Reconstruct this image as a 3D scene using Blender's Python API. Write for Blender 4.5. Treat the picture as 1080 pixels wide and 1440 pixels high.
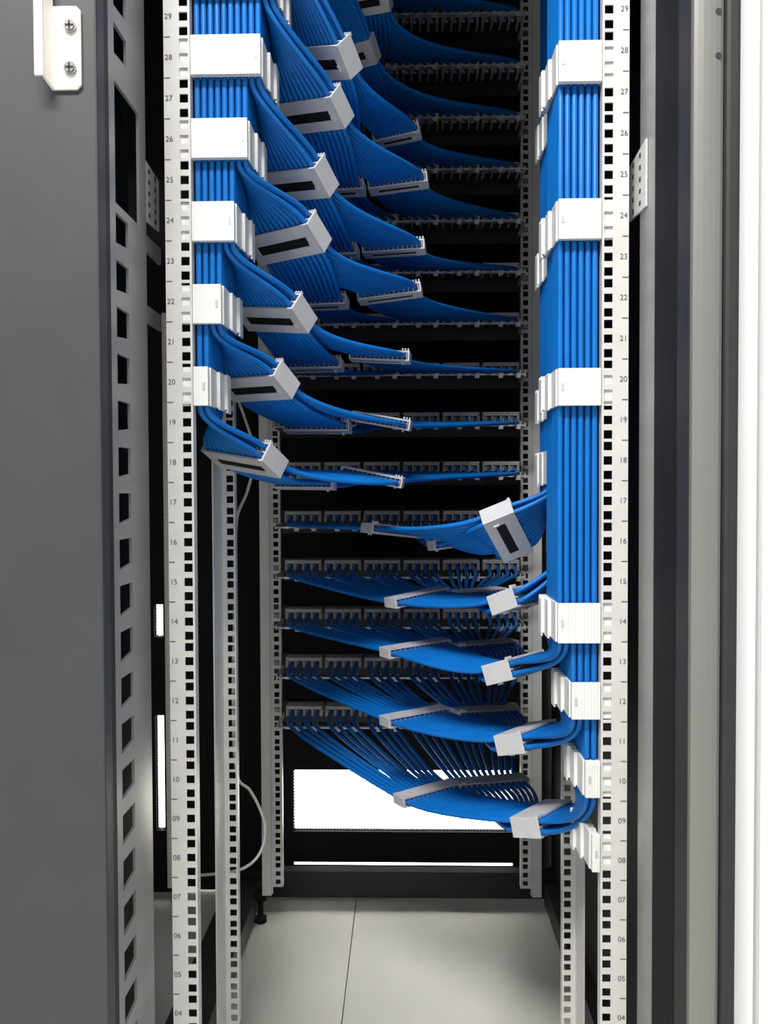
import bpy, math, random
import numpy as np
from mathutils import Vector, Matrix
random.seed(7)
for o in list(bpy.data.objects): bpy.data.objects.remove(o)
C = bpy.context.scene.collection
SC = bpy.context.scene
V3 = lambda *a: np.array(a, dtype=float)

# ------------------------------------------------------------------ camera
U1 = 0.105                                   # height of the bottom of rack unit 1
FPX = 1250.0
CAM = V3(0.0094, -0.984, U1 + 0.7483)
PITCH, YAW, ROLL = 0.02671, 0.02379, -0.0039
cp, sp, cy, sy = math.cos(PITCH), math.sin(PITCH), math.cos(YAW), math.sin(YAW)
FWD = V3(-sy*cp, cy*cp, -sp); UP0 = V3(-sy*sp, cy*sp, cp); RT0 = np.cross(FWD, UP0)
RT = RT0*math.cos(ROLL) + UP0*math.sin(ROLL); UP = UP0*math.cos(ROLL) - RT0*math.sin(ROLL)
cam = bpy.data.cameras.new('camera'); co = bpy.data.objects.new('camera', cam); C.objects.link(co)
cam.sensor_fit = 'VERTICAL'; cam.sensor_height = 24; cam.lens = FPX/1440*24; cam.clip_start = 0.02
M = Matrix(((RT[0], UP[0], -FWD[0], CAM[0]), (RT[1], UP[1], -FWD[1], CAM[1]), (RT[2], UP[2], -FWD[2], CAM[2]), (0, 0, 0, 1)))
co.matrix_world = M; SC.camera = co

# ------------------------------------------------------------------ world, lights, exposure
w = bpy.data.worlds.new('world'); SC.world = w; w.use_nodes = True
w.node_tree.nodes['Background'].inputs[0].default_value = (0.93, 0.96, 1.0, 1)
w.node_tree.nodes['Background'].inputs[1].default_value = 0.36
def lamp(name, loc, sx, syy, watts, rot=(0, 0, 0), col=(1, 0.98, 0.95)):
    l = bpy.data.lights.new(name, 'AREA'); l.shape = 'RECTANGLE'; l.size = sx; l.size_y = syy; l.energy = watts; l.color = col
    o = bpy.data.objects.new(name, l); C.objects.link(o); o.location = loc; o.rotation_euler = rot
    return o
lamp('ceiling_lamp_front', (-0.45, -1.45, 2.75), 1.2, 0.35, 64)
lamp('ceiling_lamp_rear', (0.0, 1.55, 2.75), 2.2, 0.3, 330)
SC.view_settings.view_transform = 'Standard'; SC.view_settings.look = 'None'
SC.view_settings.exposure = 0.80; SC.view_settings.gamma = 1; SC.view_settings.use_curve_mapping = False

def ray(px, py):
    return FWD + RT*((px-540)/FPX) - UP*((py-720)/FPX)
def P(px, py, Y):                             # the point of the plane Y that shows at a pixel of the photograph
    d = ray(px, py); return CAM + d*((Y-CAM[1])/d[1])
def Zat(py, Y, px=560): return P(px, py, Y)[2]
def Xat(px, Y, py=700): return P(px, py, Y)[0]

# ------------------------------------------------------------------ materials
def mat(name, col, rough=0.5, metal=0.0, noise=0.0, nscale=40, bump=0.0, stretch=None, spec=0.5):
    m = bpy.data.materials.new(name); m.use_nodes = True
    nt = m.node_tree; b = nt.nodes['Principled BSDF']
    b.inputs['Base Color'].default_value = (*col, 1); b.inputs['Roughness'].default_value = rough; b.inputs['Metallic'].default_value = metal
    b.inputs['Specular IOR Level'].default_value = spec
    if noise or bump:
        tc = nt.nodes.new('ShaderNodeTexCoord'); mp = nt.nodes.new('ShaderNodeMapping'); nz = nt.nodes.new('ShaderNodeTexNoise')
        nt.links.new(tc.outputs['Object'], mp.inputs['Vector']); nt.links.new(mp.outputs['Vector'], nz.inputs['Vector'])
        if stretch: mp.inputs['Scale'].default_value = stretch
        nz.inputs['Scale'].default_value = nscale; nz.inputs['Detail'].default_value = 4
    if noise:
        r = nt.nodes.new('ShaderNodeValToRGB')
        r.color_ramp.elements[0].position = 0.3; r.color_ramp.elements[1].position = 0.7
        r.color_ramp.elements[0].color = (*[c*(1-noise) for c in col], 1); r.color_ramp.elements[1].color = (*[min(1, c*(1+noise)) for c in col], 1)
        nt.links.new(nz.outputs['Fac'], r.inputs['Fac']); nt.links.new(r.outputs['Color'], b.inputs['Base Color'])
    if bump:
        bm = nt.nodes.new('ShaderNodeBump'); bm.inputs['Strength'].default_value = bump; bm.inputs['Distance'].default_value = 0.001
        nt.links.new(nz.outputs['Fac'], bm.inputs['Height']); nt.links.new(bm.outputs['Normal'], b.inputs['Normal'])
    return m
MT = dict(
    cable=mat('blue_cable_jacket', (0.002, 0.158, 0.55), 0.46, noise=0.08, nscale=25, spec=0.4),
    comb=mat('white_comb_plastic', (0.82, 0.82, 0.80), 0.45, noise=0.03, nscale=60),
    combgrey=mat('pale_grey_comb_plastic', (0.56, 0.56, 0.58), 0.5, noise=0.04, nscale=60),
    rail=mat('galvanised_rail_paint', (0.70, 0.69, 0.665), 0.42, 0.1, noise=0.05, nscale=30, bump=0.05),
    ink=mat('rail_number_ink', (0.10, 0.10, 0.10), 0.7, noise=0.05),
    black=mat('black_powder_coat', (0.012, 0.012, 0.014), 0.5, noise=0.15, nscale=200, bump=0.08),
    matt=mat('matt_black_steel', (0.007, 0.007, 0.009), 0.75, noise=0.15, nscale=120, spec=0.25),
    panel=mat('patch_panel_black', (0.012, 0.012, 0.013), 0.5, noise=0.1, nscale=80),
    bar=mat('cable_bar_zinc', (0.58, 0.58, 0.58), 0.4, 0.3, noise=0.08, nscale=90),
    jack=mat('jack_housing_beige', (0.60, 0.57, 0.54), 0.5, noise=0.06, nscale=120),
    jackin=mat('jack_socket_dark', (0.03, 0.03, 0.035), 0.6, noise=0.1),
    door=mat('dark_grey_door_paint', (0.050, 0.050, 0.055), 0.5, noise=0.05, nscale=18, bump=0.04),
    post=mat('brushed_post_metal', (0.34, 0.34, 0.335), 0.36, 0.3, noise=0.10, nscale=4, stretch=(1, 1, 6)),
    trim=mat('satin_silver_trim', (0.23, 0.23, 0.215), 0.4, 0.3, noise=0.05, nscale=3),
    gasket=mat('black_rubber_gasket', (0.022, 0.022, 0.024), 0.6, noise=0.1),
    bracket=mat('cream_painted_bracket', (0.86, 0.83, 0.76), 0.4, noise=0.02),
    screw=mat('steel_screw', (0.42, 0.41, 0.40), 0.3, 0.8, noise=0.1),
    floor=mat('grey_floor_laminate', (0.62, 0.62, 0.555), 0.38, noise=0.03, nscale=6),
    wall=mat('white_wall_paint', (0.93, 0.93, 0.92), 0.7, noise=0.015, nscale=5),
    groove=mat('wall_groove_paint', (0.55, 0.57, 0.56), 0.7, noise=0.02),
    wire=mat('ivory_wire_jacket', (0.62, 0.58, 0.50), 0.5, noise=0.05),
)
# ------------------------------------------------------------------ mesh helpers
class MB:
    def __init__(s): s.v = []; s.f = []; s.m = []
    def box(s, c, h, R=None, mi=0):           # centre, half sizes, rows of R = local axes
        c = np.array(c, float); R = np.eye(3) if R is None else R
        n = len(s.v)
        for dx in (-1, 1):
            for dy in (-1, 1):
                for dz in (-1, 1): s.v.append(tuple(c + R[0]*dx*h[0] + R[1]*dy*h[1] + R[2]*dz*h[2]))
        q = [(0, 1, 3, 2), (4, 6, 7, 5), (0, 4, 5, 1), (2, 3, 7, 6), (0, 2, 6, 4), (1, 5, 7, 3)]
        if np.dot(np.cross(R[0], R[1]), R[2]) < 0: q = [t[::-1] for t in q]
        for t in q: s.f.append(tuple(n+i for i in t)); s.m.append(mi)
        return s
    def bb(s, x0, x1, y0, y1, z0, z1, mi=0):
        return s.box(((x0+x1)/2, (y0+y1)/2, (z0+z1)/2), (abs(x1-x0)/2, abs(y1-y0)/2, abs(z1-z0)/2), mi=mi)
    def prism(s, pts, d, mi=0):               # polygon (3D points) pushed along vector d
        n = len(s.v); k = len(pts); d = np.array(d)
        s.v += [tuple(p) for p in pts] + [tuple(np.array(p)+d) for p in pts]
        s.f.append(tuple(range(n, n+k))[::-1]); s.f.append(tuple(range(n+k, n+2*k))); s.m += [mi, mi]
        for i in range(k):
            s.f.append((n+i, n+(i+1) % k, n+k+(i+1) % k, n+k+i)); s.m.append(mi)
        return s
    def cyl(s, c, ax, r, L, seg=10, mi=0):
        ax = np.array(ax, float); ax /= np.linalg.norm(ax); t = np.cross(ax, (0.3, 0.9, 0.2)); t /= np.linalg.norm(t); b = np.cross(ax, t)
        c = np.array(c, float)
        return s.prism([c + r*(t*math.cos(a)+b*math.sin(a)) for a in np.arange(seg)*2*math.pi/seg], ax*L, mi)
    def tube(s, pts, r, seg=6, mi=0):
        pts = np.array(pts); n0 = len(s.v); k = len(pts)
        T = np.gradient(pts, axis=0); T /= np.linalg.norm(T, axis=1)[:, None]+1e-12
        u = np.cross(T[0], (0.31, 0.77, 0.55)); u /= np.linalg.norm(u)
        ang = np.arange(seg)*2*math.pi/seg; ca, sa = np.cos(ang), np.sin(ang)
        for i in range(k):
            u = u - T[i]*np.dot(u, T[i]); u /= np.linalg.norm(u); b = np.cross(T[i], u)
            for j in range(seg): s.v.append(tuple(pts[i] + r*(u*ca[j]+b*sa[j])))
        for i in range(k-1):
            for j in range(seg):
                a = n0+i*seg+j; a2 = n0+i*seg+(j+1) % seg
                s.f.append((a, a2, a2+seg, a+seg)); s.m.append(mi)
        s.f.append(tuple(n0+j for j in range(seg))[::-1]); s.f.append(tuple(n0+(k-1)*seg+j for j in range(seg))); s.m += [mi, mi]
        return s
    def mesh(s, name, mats, smooth=False):
        me = bpy.data.meshes.new(name); me.from_pydata([tuple(map(float, v)) for v in s.v], [], s.f)
        for m in (mats if isinstance(mats, (list, tuple)) else [mats]): me.materials.append(m)
        if len(me.materials) > 1: me.polygons.foreach_set('material_index', s.m)
        if smooth: me.polygons.foreach_set('use_smooth', [True]*len(me.polygons))
        me.update(); return me
    def obj(s, name, mats, parent=None, smooth=False, bevel=0):
        o = bpy.data.objects.new(name, s.mesh(name, mats, smooth)); C.objects.link(o)
        if parent is not None: o.parent = parent; o.matrix_parent_inverse = base(parent).inverted()
        if bevel:
            b = o.modifiers.new('bevel', 'BEVEL'); b.width = bevel; b.segments = 2; b.limit_method = 'ANGLE'
        return o
def base(o):
    m = Matrix.Translation(o.location)
    return m if o.parent is None else base(o.parent) @ o.matrix_parent_inverse @ m if False else (base(o.parent) @ o.matrix_parent_inverse @ m)
def link(me, name, parent, loc=(0, 0, 0)):    # another object on shared mesh data, at a world place
    o = bpy.data.objects.new(name, me); C.objects.link(o); o.location = loc
    if parent is not None: o.parent = parent; o.matrix_parent_inverse = base(parent).inverted()
    return o
def thing(name, label, cat, loc=(0, 0, 0), group=None):
    o = bpy.data.objects.new(name, None); C.objects.link(o); o.location = tuple(map(float, loc)); o.empty_display_size = 0.03
    return tag(o, label, cat, group)
def tag(o, label, cat, group=None):
    o['label'] = label; o['category'] = cat
    if group: o['group'] = group
    return o
def structure(o): o['kind'] = 'structure'; return o
def stuff(o): o['kind'] = 'stuff'; return o
def ordinal(i, low='lowest', up='above it'):
    return [low, 'second lowest', 'third lowest', 'fourth lowest', 'fifth lowest', 'sixth lowest', 'seventh lowest', 'eighth lowest'][i]

# ------------------------------------------------------------------ setting: floor, walls
fl = structure(MB().bb(-3.2, 3.2, -2.6, 2.2, -0.06, -0.012).obj('floor', MT['groove']))
X0 = -0.0945; Y0 = 0.25
tile = MB().bb(-0.299, 0.299, -0.299, 0.299, -0.02, 0).mesh('floor_tile', MT['floor'])
for i in range(-3, 4):
    for j in range(-5, 4):
        link(tile, 'floor_tile', fl, (X0+0.3+0.6*i, Y0+0.3+0.6*j, 0))
structure(MB().bb(-3.2, 3.2, 2.0, 2.1, 0, 2.9).obj('wall_back', MT['wall']))
xr = Xat(1035, -0.16)
wr = structure(MB().bb(xr, xr+1.2, -0.14, 0.85, 0, 2.9).obj('wall_right', MT['wall']))
xg = Xat(1065, -0.15)
for k, (a, b) in enumerate(((xr+0.001, xg-0.003), (xg+0.003, xr+1.2))):
    link(MB().bb(a, b, -0.155, -0.138, 0.001, 2.89).mesh('wall_panel', MT['wall']), 'wall_panel', wr)

# ------------------------------------------------------------------ the cabinet with its rails
YM, YR = 0.2384, 0.6688                       # planes of the middle and rear rails
H = 0.2325; UU = 0.04445
rack = thing('rack_cabinet', 'open black network rack cabinet with pale punched rails full of blue cables', 'rack cabinet', (0, 0.3, 0))
def hole_zs(n=40):
    for u in range(n):
        for q in (0.00635, 0.022225, 0.0381): yield u, U1+u*UU+q
def rail(side, Y, xo, xi, hx, web, name, U=38):
    # flange between outer xo and inner xi (both as distance from the middle), one column of square holes at hx
    m = MB(); s = side; h = 0.0047; t = 0.002
    z0, z1 = U1-0.003, U1+U*UU
    m.bb(s*xo, s*(hx+h), Y, Y+t, z0, z1); m.bb(s*(hx-h), s*xi, Y, Y+t, z0, z1)
    zp = z0
    for u, z in hole_zs(U):
        m.bb(s*(hx+h), s*(hx-h), Y, Y+t, zp, z-h); zp = z+h
    m.bb(s*(hx+h), s*(hx-h), Y, Y+t, zp, z1)
    if web < 0: m.bb(s*xo, s*(xo-0.002), Y+web, Y, z0-0.012, z1)
    else: m.bb(s*xo, s*(xo-0.002), Y+t, Y+t+web, z0-0.012, z1)
    if Y < YR: m.bb(s*xo, s*xi, Y, Y+t, 0.001, z0)      # the plain foot that stands on the floor
    m.bb(s*(xi), s*(xi+0.0015), Y+t, Y+t+0.012, z0, z1)
    return m.obj(name, MT['rail'], rack)
fr = {}
fr[-1] = rail(-1, 0.0, 0.2545, 0.2255, H, 0.02, 'front_rail')
fr[1] = rail(1, 0.0, 0.2545, 0.2255, H, 0.02, 'front_rail')
rail(-1, YM, 0.2455, 0.2255, H, -0.055, 'middle_rail'); rail(1, YM, 0.2455, 0.2255, H, -0.055, 'middle_rail')
for s in (-1, 1):
    rear_ = rail(s, YR, 0.2440, 0.2235, H, -0.003, 'rear_rail')
    MB().bb(s*0.2445, s*0.2620, YR-0.004, YR-0.002, U1-0.018, U1+38*UU).bb(s*0.2605, s*0.2620, YR-0.002, YR+0.05, U1-0.018, U1+38*UU).obj('rail_edge', MT['rail'], rear_)
# printed unit numbers and ticks
def text_mesh(txt, size):
    cu = bpy.data.curves.new('t', 'FONT'); cu.body = txt; cu.size = size; cu.align_x = 'CENTER'; cu.align_y = 'CENTER'
    o = bpy.data.objects.new('t', cu); C.objects.link(o)
    dg = bpy.context.evaluated_depsgraph_get(); me = bpy.data.meshes.new_from_object(o.evaluated_get(dg))
    bpy.data.objects.remove(o); return me
for s in (-1, 1):
    v, f = [], []
    for u in range(2, 33):
        tm = text_mesh('%02d' % u, 0.0085); n = len(v); cx = s*0.2490; cz = U1+(u-0.5)*UU
        v += [(cx+p.co.x, -0.0004, cz+p.co.y) for p in tm.vertices]; f += [tuple(n+i for i in p.vertices) for p in tm.polygons]
        bpy.data.meshes.remove(tm)
        z = U1+u*UU; n = len(v); a, b = sorted((s*0.2540, s*0.2475))
        v += [(a, -0.0004, z-0.0005), (b, -0.0004, z-0.0005), (b, -0.0004, z+0.0005), (a, -0.0004, z+0.0005)]; f.append((n, n+1, n+2, n+3))
    me = bpy.data.meshes.new('unit_numbers'); me.from_pydata(v, [], f); me.materials.append(MT['ink'])
    link(me, 'unit_numbers', fr[s])
# slotted corner posts: a wall running back from the front edge, punched with real slots
def slotted_post(s, x, zo0, zo1):
    m = MB(); ya, yb, y0, y1 = (-0.108, -0.068, -0.178, -0.004); t = 0.003
    a, b = sorted((x, x+s*t))
    m.bb(a, b, -0.125, ya, 0.02, 2.0)
    m.bb(a, b, -0.028, y1, 0.02, 2.0)
    zp = 0.02; z = 0.08
    while z < 1.96:
        if not (zo0-0.03 < z < zo1+0.0):
            m.bb(a, b, ya, yb, zp, z); m.prism([(a, ya, z), (a, yb, z), (a, yb, z+0.004)], (b-a, 0, 0)); zp = z+0.030
        else:
            if zp < zo0: m.bb(a, b, ya, yb, zp, zo0); zp = zo1
        z += 0.0462
    m.bb(a, b, ya, yb, zp, 2.0)
    m.bb(a, b, yb, -0.028, 0.02, zo0 if zo0 < zo1 else 2.0)
    if zo0 < zo1: m.bb(a, b, yb, -0.028, zo1, 2.0)
    MB().bb(a, b, y0, -0.1252, 0.02, 2.0).obj('post_lip', MT['gasket'], rack)
    MB().bb(x+s*0.03, x+s*0.034, y0, 0.03, 0.02, 2.0).obj('post_skin', MT['matt'], rack)
    return m.obj('slotted_post', MT['post'], rack)
slotted_post(-1, -0.2745, Zat(288, -0.09), Zat(118, -0.09))
slotted_post(1, 0.2655, 9, 0)
# post faces: silver trim strip and rubber seal at the right
xa, xb, xc = Xat(970, -0.18), Xat(1014, -0.18), Xat(1036, -0.18)
tr = MB()
prof = []
for k in range(9):
    a = math.pi*k/8; prof.append(((xa+xb)/2 - (xb-xa)/2*math.cos(a), -0.178-0.007*math.sin(a)**0.6, 0.02))
prof += [(xb, -0.150, 0.02), (xa, -0.150, 0.02)]
tr.prism(prof, (0, 0, 1.98))
to = tr.obj('post_trim', MT['trim'], rack)
sm = MB()
for y in (18, 80): sm.cyl(P(1009, y, -0.182), (0, -1, 0), 0.0028, 0.003)
sm.obj('trim_screw', MT['gasket'], to)
MB().bb(xb, xc, -0.186, -0.15, 0.02, 2.0).obj('door_seal', MT['gasket'], rack, bevel=0.004)
# right post inner face: black strip painting in a dark recess, dark grey strip before it
MB().bb(0.2635, 0.2647, -0.1415, -0.069, 0.02, 2.0).obj('post_dark_strip', MT['matt'], rack)
MB().bb(0.2641, 0.2653, -0.178, -0.142, 0.02, 2.0).obj('post_dark_strip', MT['gasket'], rack)
# side brackets between posts and rails
def side_bracket(s, x, y0, y1, zt, zb):
    m = MB(); a = 0.3
    pts = [(x, y0, zt), (x, y1, zt-0.006), (x, y1, zb+0.004), (x, y0, zb)]
    m.prism(pts, (s*0.002, 0, 0))
    for k in range(5):
        for q in (0.3, 0.7): m.box((x-s*0.0004, y0+(y1-y0)*q, zb+(zt-zb)*(0.14+0.18*k)), (0.0004, 0.0022, 0.0022), mi=1)
    return m.obj('side_bracket', [MT['rail'], MT['gasket']], rack)
side_bracket(-1, -0.2765, -0.003, 0.056, Zat(218, 0), Zat(306, 0))
side_bracket(1, 0.2630, -0.035, 0.036, Zat(207, -0.02), Zat(300, -0.02))
for py in (338, 438):
    MB().bb(-0.279, -0.276, -0.003, 0.06, Zat(py+12, 0), Zat(py-12, 0)).obj('cross_brace', MT['post'], rack)
# side, roof, base
MB().bb(0.312, 0.316, 0.0, 0.86, 0.0, 2.02).obj('side_panel', MT['matt'], rack)
MB().bb(-0.34, 0.34, -0.17, 0.87, 2.0, 2.03).obj('roof_panel', MT['black'], rack)
MB().bb(-0.2745, 0.272, -0.17, -0.10, 1.66, 1.998).obj('top_light_blocker', MT['black'], rack)  # unseen beam added to block the front lamp and shade the upper rear
MB().bb(-0.352, -0.287, 0.0, 0.80, 0.012, 0.055).obj('base_beam', MT['black'], rack)
MB().bb(0.288, 0.311, 0.0, 0.80, 0.012, 0.055).obj('base_beam', MT['black'], rack)
YD = 0.865
zb_top = Zat(1222, YD-0.03); zb_bot = 0.012
MB().bb(-0.366, 0.311, YD-0.045, YD-0.01, zb_bot, zb_top).obj('rear_base_beam', MT['black'], rack)
for x in (-0.278,):
    ft = MB(); ft.cyl((x, 0.74, 0), (0, 0, 1), 0.012, 0.010, 12); ft.cyl((x, 0.74, 0.012), (0, 0, 1), 0.006, 0.06, 8)
    ft.bb(x-0.012, x+0.012, 0.73, 0.75, 0.045, 0.062); ft.obj('levelling_foot', MT['matt'], rack)
# rear door: a black frame with perforated sheet, daylight aisle behind
def perforated(m, x0, x1, z0, z1, y, p=0.0064, wd=0.0007):
    nx = int((x1-x0)/p); nz = int((z1-z0)/p)
    for i in range(nx+1): m.bb(x0+i*(x1-x0)/nx-wd/2, x0+i*(x1-x0)/nx+wd/2, y, y+0.001, z0, z1)
    for k in range(nz+1): m.bb(x0, x1, y, y+0.001, z0+k*(z1-z0)/nz-wd/2, z0+k*(z1-z0)/nz+wd/2)
    for i in range(nx):                       # half holes along the border
        xm = x0+(i+0.5)*(x1-x0)/nx
        m.prism([(xm-0.003, y, z0), (xm+0.003, y, z0), (xm, y, z0+0.004)], (0, 0.001, 0))
    for k in range(nz):
        zm = z0+(k+0.5)*(z1-z0)/nz
        m.prism([(x0, y, zm-0.003), (x0, y, zm+0.003), (x0+0.004, y, zm)], (0, 0.001, 0))
def framed_door(x0, x1, holes, zlo, parent, name):   # holes: (xa, xb, za, zb), same xa, xb, from the top down
    m = MB(); y = YD; t = 0.02
    a, b = holes[0][0], holes[0][1]
    m.bb(x0, a, y, y+t, zlo, 2.0); m.bb(b, x1, y, y+t, zlo, 2.0)
    zc = 2.0
    for h in holes:
        m.bb(a, b, y, y+t, h[3], zc); zc = h[2]
        if h[0] < a: m.bb(h[0], a, y-0.0005, y, h[2], h[3])
    m.bb(a, b, y, y+t, zlo, zc)
    d = m.obj(name, MT['matt'], parent)
    for h in holes:
        if h[3]-h[2] < 0.02: continue
        g = MB(); perforated(g, *h, y+0.008); stuff(g.obj('perforated_sheet', MT['matt'], d))
    return d
framed_door(-0.46, 0.316, [(Xat(412, YD, 1120), Xat(722, YD, 1120), Zat(1170, YD), Zat(1083, YD)), (Xat(402, YD, 1215), Xat(722, YD, 1215), Zat(1222, YD), Zat(1213, YD))], 0.006, rack, 'rear_door')

nb = thing('rack_cabinet', 'neighbouring dark cabinet bay glimpsed through the gap left of the rails', 'rack cabinet', (-0.78, 0.4, 0))
xn = Xat(231.5, YD, 1090); xm_ = Xat(219, YD, 1090)
framed_door(-1.12, -0.4605, [(xm_, xn, Zat(896, YD, 225), Zat(850, YD, 225)), (xm_, xn, Zat(1168, YD, 225), Zat(1006, YD, 225))], 0.0005, nb, 'rear_door')
MB().bb(-1.14, -1.12, 0.0, YD, 0.0, 2.02).obj('side_panel', MT['matt'], nb)
MB().bb(-1.12, -0.345, -0.1, YD, 2.0, 2.03).obj('roof_panel', MT['black'], nb)
# narrow punched strip at the back of the gap
ps = MB(); x0, x1 = Xat(232, YR, 900), Xat(244, YR, 900); zt, zb = Zat(440, YR, 238), Zat(1249, YR, 238)
ps.bb(x0, x1, YR, YR+0.002, zb, zt)
z = zb+0.005
while z < zt: ps.box(((x0*0.62+x1*0.38), YR-0.0005, z), (0.0016, 0.0005, 0.0022), mi=1); z += 0.0085
ps.obj('punched_strip', [MT['rail'], MT['comb']], nb)

# ------------------------------------------------------------------ the grey door folded back at the left
YDo = -0.18; xd = Xat(143.5, YDo)
dr = thing('cabinet_door', 'plain dark grey door panel at far left carrying the cream bracket', 'door', (xd-0.3, YDo, 0))
MB().bb(xd-0.62, xd, YDo, YDo+0.022, 0.03, 2.0).obj('door_panel', MT['door'], dr, bevel=0.0022)
def bpt(px, py, y): return P(px, py, y)
bk = MB()
a, b = bpt(70, 8, YDo-0.004), bpt(114, 125, YDo-0.004)
rr = 0.004
pts = [(a[0], 0, b[2]), (b[0]-rr, 0, b[2]), (b[0], 0, b[2]+rr), (b[0], 0, a[2]-rr), (b[0]-rr, 0, a[2]), (a[0], 0, a[2])]
bk.prism([(p[0], YDo-0.0035, p[2]) for p in pts], (0, 0.0034, 0))
e = bpt(55, 115, YDo-0.03)
bk.prism([(a[0]+0.003, YDo-0.0035, b[2]), (a[0], YDo-0.0035, b[2]), (a[0]-0.003, YDo-0.016, b[2]+0.006), (a[0]-0.001, YDo-0.016, b[2]+0.006)], (0, 0, 0.19))
bk.bb(a[0]-0.009, a[0]-0.001, YDo-0.019, YDo-0.016, b[2]+0.006, b[2]+0.24)
br = bk.obj('latch_bracket', MT['bracket'], dr, bevel=0.0008); br['label'] = 'cream angled latch bracket with two screws'
for py in (37, 96):
    c = P(99, py, YDo-0.004); s_ = MB(); s_.cyl(c, (0, -1, 0), 0.0058, 0.002, 14); s_.cyl(c+V3(0, -0.002, 0), (0, -1, 0), 0.0042, 0.0012, 14)
    s_.box(c+V3(0, -0.0034, 0), (0.0036, 0.0004, 0.0007), mi=1); s_.box(c+V3(0, -0.0034, 0), (0.0007, 0.0004, 0.0036), mi=1)
    s_.obj('screw', [MT['screw'], MT['gasket']], br)

# ------------------------------------------------------------------ patch panels: 15 rows, 2 units apart
YJ = 0.625; YB = 0.583
ZP0 = Zat(1001, YJ); ROWS = 15
zrow = [ZP0 + i*2*UU for i in range(ROWS)]
def port_x(p): g, q = divmod(p, 4); return -0.1995 + 0.0136 + g*0.0718 + (q-1.5)*0.0152 + 0.0095
jm = MB()                                       # one jack seen from behind: shell, dark mouth, pale contact block
jm.bb(-0.0072, 0.0072, 0, 0.034, 0.0040, 0.0075); jm.bb(-0.0072, -0.0058, 0, 0.034, -0.0075, 0.0040); jm.bb(0.0058, 0.0072, 0, 0.034, -0.0075, 0.0040)
jm.bb(-0.0058, 0.0058, 0.006, 0.034, -0.0075, 0.0040, mi=1); jm.bb(-0.0042, 0.0010, 0.001, 0.008, -0.0060, 0.0015)
jack_me = jm.mesh('jack', [MT['jack'], MT['jackin']])
hm = MB(); hm.bb(-0.0325, 0.0325, -0.001, 0.036, 0.0078, 0.0100)
hm.bb(-0.0325, -0.0312, -0.001, 0.036, -0.009, 0.0078); hm.bb(0.0312, 0.0325, -0.001, 0.036, -0.009, 0.0078)
house_me = hm.mesh('jack_housing', [MT['jack']])
pm = MB(); pm.bb(-0.2415, 0.2415, YR+0.0025, YR+0.0055, -0.0315, 0.0125); pm.bb(-0.219, 0.219, 0.655, YR+0.002, 0.0105, 0.0125)
plate_me = pm.mesh('panel_plate', MT['panel'])
arm_me = [MB().bb(s*0.2185, s*0.2205, YB-0.006, YR+0.002, -0.021, -0.012).mesh('bar_arm', MT['bar']) for s in (-1, 1)]
bmh = MB(); bmh.bb(-0.2185, 0.2185, YB-0.005, YB+0.005, -0.0185, -0.0160); bar_me = bmh.mesh('cable_bar', MT['bar'])
tm = MB()
for p in range(24):
    tm.bb(port_x(p)+0.0052, port_x(p)+0.0066, YB-0.005, YB+0.003, -0.0160, -0.0095)
    if p % 2: tm.bb(port_x(p)-0.002, port_x(p)+0.006, YB-0.006, YB-0.005, -0.0235, -0.0150, mi=0)
    if p % 3 == 0: tm.bb(port_x(p)-0.005, port_x(p)+0.003, YB-0.0058, YB-0.005, -0.0190, -0.0155, mi=1)
teeth_me = tm.mesh('bar_teeth', [MT['bar'], MT['comb']])
psc_me = [MB().cyl((s*0.2325, YR, -0.008), (0, -1, 0), 0.0045, 0.003, 8).mesh('mounting_screw', MT['screw']) for s in (-1, 1)]
words_n = ['lowest', 'second lowest', 'third lowest', 'fourth lowest', 'fifth lowest', 'sixth lowest', 'seventh lowest', 'eighth from the bottom',
           'ninth from the bottom', 'tenth from the bottom', 'eleventh from the bottom', 'twelfth from the bottom', 'third from the top', 'second from the top', 'topmost']
for i, z in enumerate(zrow):
    t = thing('patch_panel', 'black patch panel with beige jacks, %s of those behind the cables' % words_n[i], 'patch panel', (0, YR, z), 'patch panels stacked at the back of the rack')
    for nm, me in (('panel_plate', plate_me), ('bar_arm', arm_me[0]), ('bar_arm', arm_me[1]), ('cable_bar', bar_me), ('mounting_screw', psc_me[0]), ('mounting_screw', psc_me[1])): link(me, nm, t, (0, 0, z))
    stuff(link(teeth_me, 'bar_teeth', t, (0, 0, z)))
    for g in range(6): link(house_me, 'jack_housing', t, (port_x(g*4+1)/2+port_x(g*4+2)/2, YJ, z))
    for p in range(24): link(jack_me, 'jack', t, (port_x(p), YJ, z))

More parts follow.
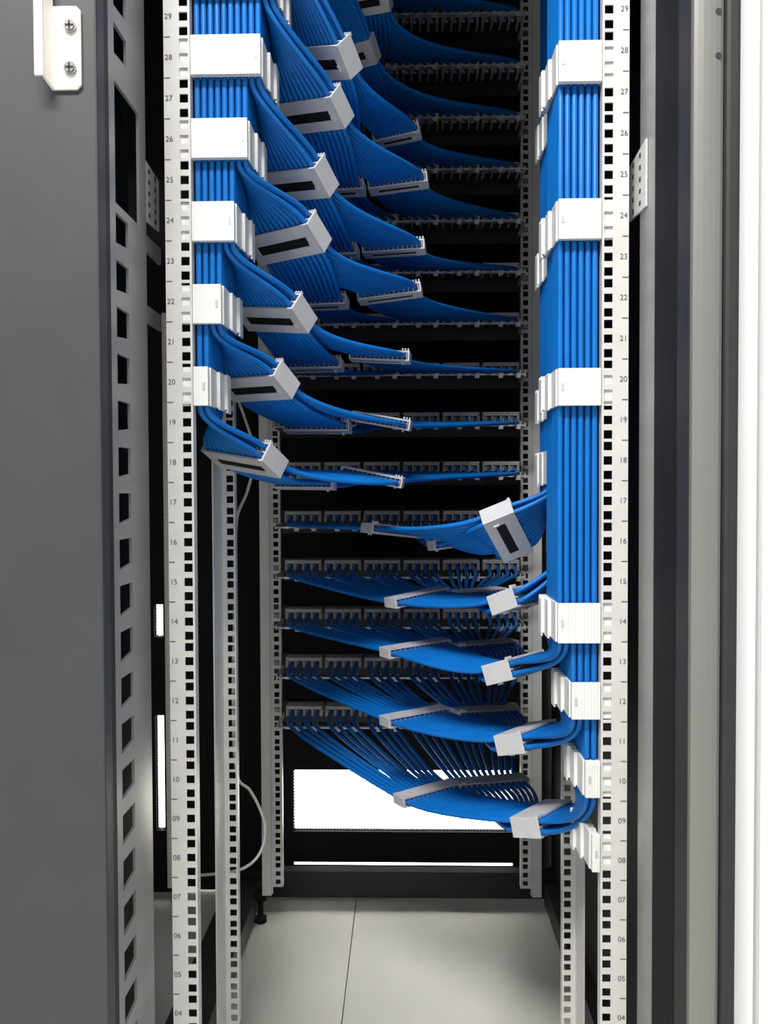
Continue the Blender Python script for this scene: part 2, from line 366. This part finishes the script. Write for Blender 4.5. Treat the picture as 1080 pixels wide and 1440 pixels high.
# ------------------------------------------------------------------ cable combs
def unit(v): v = np.array(v, float); return v/np.linalg.norm(v)
class Comb: pass
def comb(label, near, far, t, layers, wide=0.043, group='cable combs', m='combgrey', pitch=None):
    # long box of stacked slotted plates: a = long axis (near to far), t = way the cables run, n = stacking axis (upwards)
    near, far = np.array(near), np.array(far); a = unit(far-near); L = np.linalg.norm(far-near)
    t = unit(np.array(t)-a*np.dot(a, t)); n = np.cross(a, t)
    if n[2] < 0: n = -n
    th = 0.0078*layers + 0.0035*(layers+1) if layers > 1 else 0.0150
    c = (near+far)/2; R = np.array([a, t, n]); k = Comb(); k.t = t; k.n = n; k.a = a
    T = thing('cable_comb', label, 'cable comb', c, group)
    w2 = wide/2
    for e, nm in ((near, 'end_plate'), (far, 'end_plate')):
        MB().box(e, (0.0012, w2, th/2), R).obj(nm, MT[m], T, bevel=0.0008)
    for li in range(layers+1):
        off = -th/2+0.0012 + li*(th-0.0024)/layers
        pc = c+n*off
        q = MB()
        if li == 0:                           # bottom plate with its long slot
            q.box(pc+t*(w2*0.68), (L/2-0.0013, w2*0.30, 0.0012), R); q.box(pc-t*(w2*0.60), (L/2-0.0013, w2*0.38, 0.0012), R)
            q.box(pc-a*(L/2-0.006), (0.0062, w2*0.42, 0.00115), R); q.box(pc+a*(L/2-0.006), (0.0062, w2*0.42, 0.00115), R)
            q.box(pc-a*(L/2-0.0095)-n*0.002+t*w2*0.3, (0.001, 0.004, 0.002), R)
            MB().box(pc+t*w2*0.03, (L/2-0.006, w2*0.42, 0.0005), R).obj('slot_strip', MT['matt'], T)
        else: q.box(pc, (L/2-0.0013, w2-(0.001 if li == layers else 0.0015), 0.0012), R)
        q.obj('comb_plate', MT[m], T)
    g = MB()
    for li in range(layers):
        off = -th/2 + th*(li+0.5)/layers
        for j in range(13):
            g.box(c - a*(L/2-0.003) + a*(j*(L-0.006)/12) + n*(off+0.0006), (0.0005, w2-0.002, th/layers/2-0.0020), R)
    for j in range(3): g.box(near + a*0.003 - t*(w2-0.002) + n*(th/2+0.0015) + a*0.004*(j-0.5), (0.0009, 0.002, 0.0016), R)
    stuff(g.obj('comb_teeth', MT[m], T))
    k.slots = [[c - a*(L/2-0.003) + a*((j+0.5)*(L-0.006)/12) + n*(-th/2 + th*(li+0.5)/layers) for j in range(12)] for li in range(layers)]
    k.w = wide
    return k
PX, PY = 0.0076, 0.0066
def bundle_comb(label, s, c0, c1, Ya, Yb, zc, hh=0.0215, group='white combs clamped on the vertical bundles', tabs=True, stagger=0.0035):
    # s: side; columns c0..c1 counted from the rail inwards
    xo, xi = 0.2245-PX*c0, 0.2235-PX*(c1+1)
    T = thing('cable_comb', label, 'cable comb', (s*(xo+xi)/2, (Ya+Yb)/2, zc), group)
    q = MB(); q.bb(s*xo, s*xi, Ya-0.0120, Ya-0.0045, zc-hh, zc+hh)
    n = c1-c0+1
    for j in range(n*2): q.bb(s*(xo-0.002-(xo-xi-0.004)*(j+0.35)/(n*2)), s*(xo-0.002-(xo-xi-0.004)*(j+0.65)/(n*2)), Ya-0.0124, Ya-0.0120, zc-hh, zc+hh)
    q.obj('front_plate', MT['comb'], T, bevel=0.0006)
    nl = int(round((Yb-Ya)/PY))
    for j in range(1, nl+1):
        y = Ya-0.0042+PY*j
        dx = stagger*(0.0 if j < nl*0.4 else 1.0 if j < nl*0.75 else 2.0)
        MB().bb(s*xo, s*(xi-0.0012-dx), y-0.0006, y+0.0006, zc-hh+0.001, zc+hh-0.001*(j % 2)).obj('comb_plate', MT['comb'], T)
    for (f0, f1, k) in ((0.0, 0.4, 0), (0.4, 0.75, 1), (0.75, 1.0, 2)):
        ya, yb = Ya-0.0035+(Yb-Ya)*f0, Ya-0.0035+(Yb-Ya)*f1
        x = xi-0.0004-stagger*k
        MB().bb(s*(x+0.0012), s*(x-0.0012), ya+0.0003, yb-0.0003, zc-hh-0.0015*k, zc+hh-0.0015*k).obj('side_plate', MT['comb'], T, bevel=0.0005)
    te = MB()
    for j in range(n+1):
        te.bb(s*(xo-0.0008-PX*j+0.0005), s*(xo-0.0008-PX*j-0.0005), Ya-0.003, Yb-0.003, zc-hh+0.004, zc+hh-0.004)
    stuff(te.obj('comb_teeth', MT['comb'], T))
    x = xi+0.003                               # latch notch mark near the free edge
    MB().bb(s*x, s*(x+0.003), Ya-0.0128, Ya-0.0118, zc-0.004, zc+0.004).obj('latch', MT['combgrey'], T)
    if tabs:                                   # mounting lugs behind the rail holes
        MB().bb(s*0.2252, s*0.2400, Ya-0.0045 if Ya > 0.05 else 0.0026, Ya if Ya > 0.05 else 0.0055, zc-hh, zc+hh).obj('mounting_lug', MT['comb'], T)
        MB().bb(s*0.2252, s*xo, 0.0026, 0.0055, zc-hh*0.6, zc+hh*0.6).obj('mounting_tongue', MT['comb'], T)
    return T
YA = 0.010; YEND = YA+12*PY
zl = [Zat(543, 0, 290)+0.0905*k for k in range(9)]
lvl = ['lowest', 'second lowest', 'third lowest', 'fourth lowest', 'fifth lowest', 'sixth lowest', 'seventh lowest']
for k in range(7):
    bundle_comb('white comb clamping the left bundle, %s one, %d columns wide' % (lvl[k], 2*k+2), -1, 0, 2*k+1, YA, YEND, zl[k])
rsp = [(1070, 1122, 2, 'lowest with cables'), (960, 1012, 4, 'second lowest'), (848, 905, 6, 'third lowest'), (517, 571, 6, 'third from the top'), (279, 337, 6, 'second from the top'), (57, 116, 6, 'topmost')]
zr_ = []
for (ya, yb, n, word) in rsp:
    za, zb = Zat(yb, 0, 815), Zat(ya, 0, 815); zr_.append((za+zb)/2)
    bundle_comb('white comb clamping the right bundle, %s' % word, 1, 0, n-1, YA, YEND, (za+zb)/2, (zb-za)/2-0.0006)
bundle_comb('empty white comb on the right rail below the last cables', 1, 0, 0, YA, YEND, Zat(1200, 0, 840), 0.0205)
YT = 0.165; YTE = YT+12*PY                     # second tier of the right bundle, deeper in
zrear = [(Zat(751, 0.22, 775), 1, 'lowest of the rear row'), (Zat(659, 0.22, 770), 3, 'second lowest of the rear row'), (zr_[3], 3, 'third lowest of the rear row'), (zr_[4], 3, 'fourth lowest of the rear row'), (zr_[5], 3, 'topmost of the rear row')]
for (z, c, word) in zrear:
    bundle_comb('white comb edge behind the right bundle, %s' % word, 1, 0, c, YT, YTE, z, 0.0215, tabs=False, stagger=0.002)

# ------------------------------------------------------------------ cables
def herm(p0, t0, p1, t1, n, k0=1.0, k1=None):
    d = np.linalg.norm(p1-p0); t0 = unit(t0)*d*k0; t1 = unit(t1)*d*(k0 if k1 is None else k1)
    u = np.linspace(0, 1, n+1)[1:, None]
    return (2*u**3-3*u**2+1)*p0 + (u**3-2*u**2+u)*t0 + (-2*u**3+3*u**2)*p1 + (u**3-u**2)*t1
RC = 0.0033
ZTOP = 1.62
def route(bend, c1, c2, port, zr, soft=0.7):
    # vertical run, peel to the first comb, second comb, cable bar, jack
    cur, tan = np.array(bend), V3(0, 0, -1)
    out = [np.array([V3(bend[0], bend[1], ZTOP), V3(bend[0], bend[1], (ZTOP+bend[2])/2), cur])]
    k0 = 0.55
    for (k, li, j) in (c1, c2):
        if k is None: continue
        q = k.slots[li][j]; a, b = q-k.t*k.w*0.5, q+k.t*k.w*0.5
        out.append(herm(cur, tan, a, k.t, 14, k0, 0.7)); out.append(np.array([q, b])); cur, tan = b, k.t
        k0 = soft
    bp = V3(port_x(port), YB, zr-0.0120); pp = V3(port_x(port), YJ+0.004, zr-0.0010)
    tb = unit(unit(bp-cur)*0.6 + V3(0, 0.55, 0.05))
    out.append(herm(cur, tan, bp, tb, 12, 0.6, 0.5)); out.append(herm(bp, tb, pp, (0, 1, 0.3), 3))
    return np.concatenate(out)
rest = MB()
def lay(pts, label, group):
    if label is None: rest.tube(pts, RC, 6); return
    o = MB().tube(pts, RC, 8).obj('network_cable', MT['cable'], smooth=True); tag(o, label, 'cable', group)

EX = lambda v, e: np.array(v)+np.array(e)
# left peels, lowest first: first comb near end, far end, right second comb near/far, left second comb near/far (pixels), depths
LEFT = [
 dict(c1=((387, 648), (303, 634)), r=((566, 679), (482, 662)), l=((470, 681), (388, 680)), t1=(29, 24)),
 dict(c1=((403, 534), (322, 540)), r=((577, 599), (497, 585)), l=((492, 601), (402, 601)), t1=(29, 29)),
 dict(c1=((428, 441), (345, 439)), r=((576, 503), (494, 500)), l=((481, 513), (395, 515)), t1=(28, 29)),
 dict(c1=((449, 326), (360, 346)), r=((592, 407), (505, 419)), l=((488, 424), (404, 428)), t1=(28, 31)),
 dict(c1=((459, 248), (374, 257)), r=((597, 347), (512, 353)), l=((503, 354), (420, 358)), t1=(28, 31)),
 dict(c1=((481, 150), (393, 162)), r=((601, 253), (520, 264)), l=((512, 264), (430, 268)), t1=(29, 31)),
 dict(c1=((492, 80), (420, 84)), r=((590, 184), (527, 198)), l=((515, 205), (440, 206)), t1=(26, 35)),
]
Y1 = 0.098; Y2 = 0.275
lw = ['lowest', 'second lowest', 'third lowest', 'fourth lowest', 'fifth lowest', 'second highest in view', 'highest in view']
for k, d in enumerate(LEFT):
    (n1, f1) = d['c1']; yn, yf = Y1, Y1+0.055
    near, far = P(*n1, yn), P(*f1, yf)
    t1 = V3(d['t1'][0]/1.15/1000, 0.024, -d['t1'][1]/1.15/1000)
    k1 = comb('grey square-ended comb at the end of the %s left cable peel' % lw[k], near, far, t1, 2, group='first combs on the left peels')
    zrw = zrow[5+k]; cm = (near+far)/2
    def flow(pa, pb, p0): # the mean way of the cables through a second comb
        m = (pa+pb)/2; e = V3((port_x(p0)+port_x(p0+11))/2, YB, zrw-0.012)
        return unit(m-cm)*0.55 + unit(e-m)*0.45
    ra, rb, la, lb = P(*d['r'][0], Y2), P(*d['r'][1], Y2+0.01), P(*d['l'][0], Y2-0.01), P(*d['l'][1], Y2)
    kr = comb('deeper grey comb on the right strand, %s left peel' % lw[k], ra, rb, flow(ra, rb, 12), 1, 0.026, group='second combs on the left peels')
    kl = comb('deeper grey comb on the left strand, %s left peel' % lw[k], la, lb, flow(la, lb, 0), 1, 0.026, group='second combs on the left peels')
    for col in (0, 1):
        x = -(0.2237-PX*(2*k+col+0.5))
        for j in range(12):
            bend = (x, YA+PY*(j+0.0)+0.001, zl[k]-0.0235)
            if col == 1: pts = route(bend, (k1, 1, j), (kr, 0, j), 23-j, zrw)
            else: pts = route(bend, (k1, 0, j), (kl, 0, j), 11-j, zrw)
            strand = 'right' if col else 'left'
            if j == 0: lay(pts, 'frontmost %s blue cable of the %s left peel' % ('upper' if col else 'lower', lw[k]), 'cables of the %s left sheet' % lw[k])
            else: lay(pts, 'blue network cable, %s strand of the %s left peel' % (strand, lw[k]), 'cables of the %s left sheet' % lw[k])
# the three sheets that come down from above the picture: one comb each, 24 wide in two layers
for k, (n1, f1, y) in enumerate((((527, 68), (480, 80), 0.27), ((547, -6), (470, 8), 0.29), ((560, -78), (480, -66), 0.31))):
    kk = comb('dim grey comb behind the upper left peels, %s' % ['end plate just right of the top peel', 'cut by the top of the picture', 'just out of the picture'][k],
              P(*n1, y), P(*f1, y+0.02), (0.5, 0.55, -0.62), 2, 0.034, group='combs of the uppermost sheets')
    for li in (1, 0):
        for j in range(12):
            q = (-(0.2237-PX*(14+2*k+li+0.5)), YA+PY*j+0.06, zl[6]+0.075+0.06*k)
            pts = route(q, (kk, li, j), (None, 0, 0), (23-j if li else 11-j), zrow[12+k])
            lay(pts, 'blue network cable in the dark sheet under the top comb' if k == 0 else None, 'cables of the dark upper sheet')

RIGHT = [   # lowest first: R5..R1
 dict(c1=((739, 1164), (788, 1142)), l=((561, 1126), (640, 1104)), r=((640, 1105), (738, 1097)), t1=(-35, 10), y=0.135),
 dict(c1=((716, 1047), (768, 1031)), l=((541, 1015), (626, 999)), r=((640, 1004), (725, 1000)), t1=(-33, 12), y=0.135),
 dict(c1=((699, 946), (746, 925)), l=((541, 918), (627, 904)), r=((640, 912), (722, 905)), t1=(-34, 15), y=0.14),
 dict(c1=((706, 846), (742, 824)), l=((549, 848), (622, 832)), r=((630, 838), (705, 832)), t1=(-31, 16), y=0.16),
 dict(c1=((698, 720), (748, 744)), l=((516, 742), (586, 750)), r=((606, 767), (690, 755)), t1=(-42, 18), y=0.165),
]
rw = ['lowest', 'second lowest', 'third lowest', 'fourth lowest', 'highest']
for k, d in enumerate(RIGHT):
    n1, f1 = d['c1']; y = d['y']
    dep = 0.026 if k < 4 else 0.008
    near = P(*n1, y); far = near + 0.082*unit((0.66, 0.75, 0.02) if k < 4 else (0.40, 0.65, -0.65))
    k1 = comb('pale square-ended comb at the end of the %s right cable peel' % rw[k], near, far, (d['t1'][0]/1050, dep, -d['t1'][1]/1050), 2, group='first combs on the right peels')
    cm = (near+far)/2
    def flow(pa, pb, p0):
        m = (pa+pb)/2; e = V3((port_x(p0)+port_x(p0+11))/2, YB, zrow[k]-0.012)
        return unit(m-cm)*0.55 + unit(e-m)*0.45
    la, lb = P(*d['l'][0], 0.33), P(*d['l'][1], 0.385)
    ra, rb = P(*d['r'][0], 0.40 if k < 4 else 0.30), P(*d['r'][1], 0.45 if k < 4 else 0.33)
    kl = comb('small grey comb on the left strand, %s right peel' % rw[k], la, lb, flow(la, lb, 0), 1, 0.030, group='second combs on the right peels')
    kr = comb('dim grey comb on the right strand, %s right peel' % rw[k], ra, rb, flow(ra, rb, 12), 1, 0.030, group='second combs on the right peels')
    for col in (0, 1):
        for j in range(12):
            if k < 3: x = 0.2237-PX*(2*k+col+0.5); yy = YA+PY*j+0.001; zc = zr_[k]-0.0245
            else: x = 0.2237-PX*(2*(k-3)+col+0.5); yy = YT+PY*j+0.001; zc = zrear[k-3][0]-0.0235
            up = col == 1
            pts = route((x, yy, zc), (k1, 1 if up else 0, j), (kl if up else kr, 0, j), j if up else 12+j, zrow[k], 0.7 if up else 0.3)
            if j == 0: lay(pts, 'frontmost %s blue cable of the %s right peel' % ('upper' if up else 'lower', rw[k]), 'cables of the %s right sheet' % rw[k])
            else: lay(pts, 'blue network cable, %s strand of the %s right peel' % ('left' if up else 'right', rw[k]), 'cables of the %s right sheet' % rw[k])
r_ = stuff(rest.obj('upper_cables', MT['cable'], smooth=True)); tag(r_, 'blue network cables of the two uppermost dark sheets', 'cables')

# ------------------------------------------------------------------ loose wire loop at lower left
wp = [P(326, 540, 0.27), P(345, 590, 0.29), P(358, 640, 0.30), P(348, 690, 0.29), P(333, 730, 0.26), P(330, 850, 0.255), P(328, 1000, 0.255), P(334, 1092, 0.26), P(352, 1112, 0.30), P(370, 1150, 0.32), P(372, 1180, 0.32), P(362, 1205, 0.31), P(342, 1221, 0.29), P(310, 1228, 0.27), P(278, 1231, 0.24)]
fine = []
for i in range(len(wp)-1):
    ta = wp[min(i+1, len(wp)-1)]-wp[max(i-1, 0)]; tb = wp[min(i+2, len(wp)-1)]-wp[i]
    if i == 0: fine.append(np.array([wp[0]]))
    fine.append(herm(wp[i], ta, wp[i+1], tb, 6, 1.0))
tag(MB().tube(np.concatenate(fine), 0.0021, 8).obj('loose_wire', MT['wire'], smooth=True), 'thin ivory wire looping beside the left middle rail', 'wire')

# ------------------------------------------------------------------ white plate painting in a bright glint between the upper left peels
c = P(418, 192, 0.17)
tg = thing('glint_plate', 'small white plate with a dark mark, painted glint between two upper left peels', 'glint', c)
MB().box(c, (0.006, 0.0008, 0.0058)).obj('glint_face', MT['comb'], tg, bevel=0.0006)
MB().box(c+V3(0.0005, -0.001, -0.0005), (0.0026, 0.0003, 0.0012)).obj('glint_mark', MT['ink'], tg)
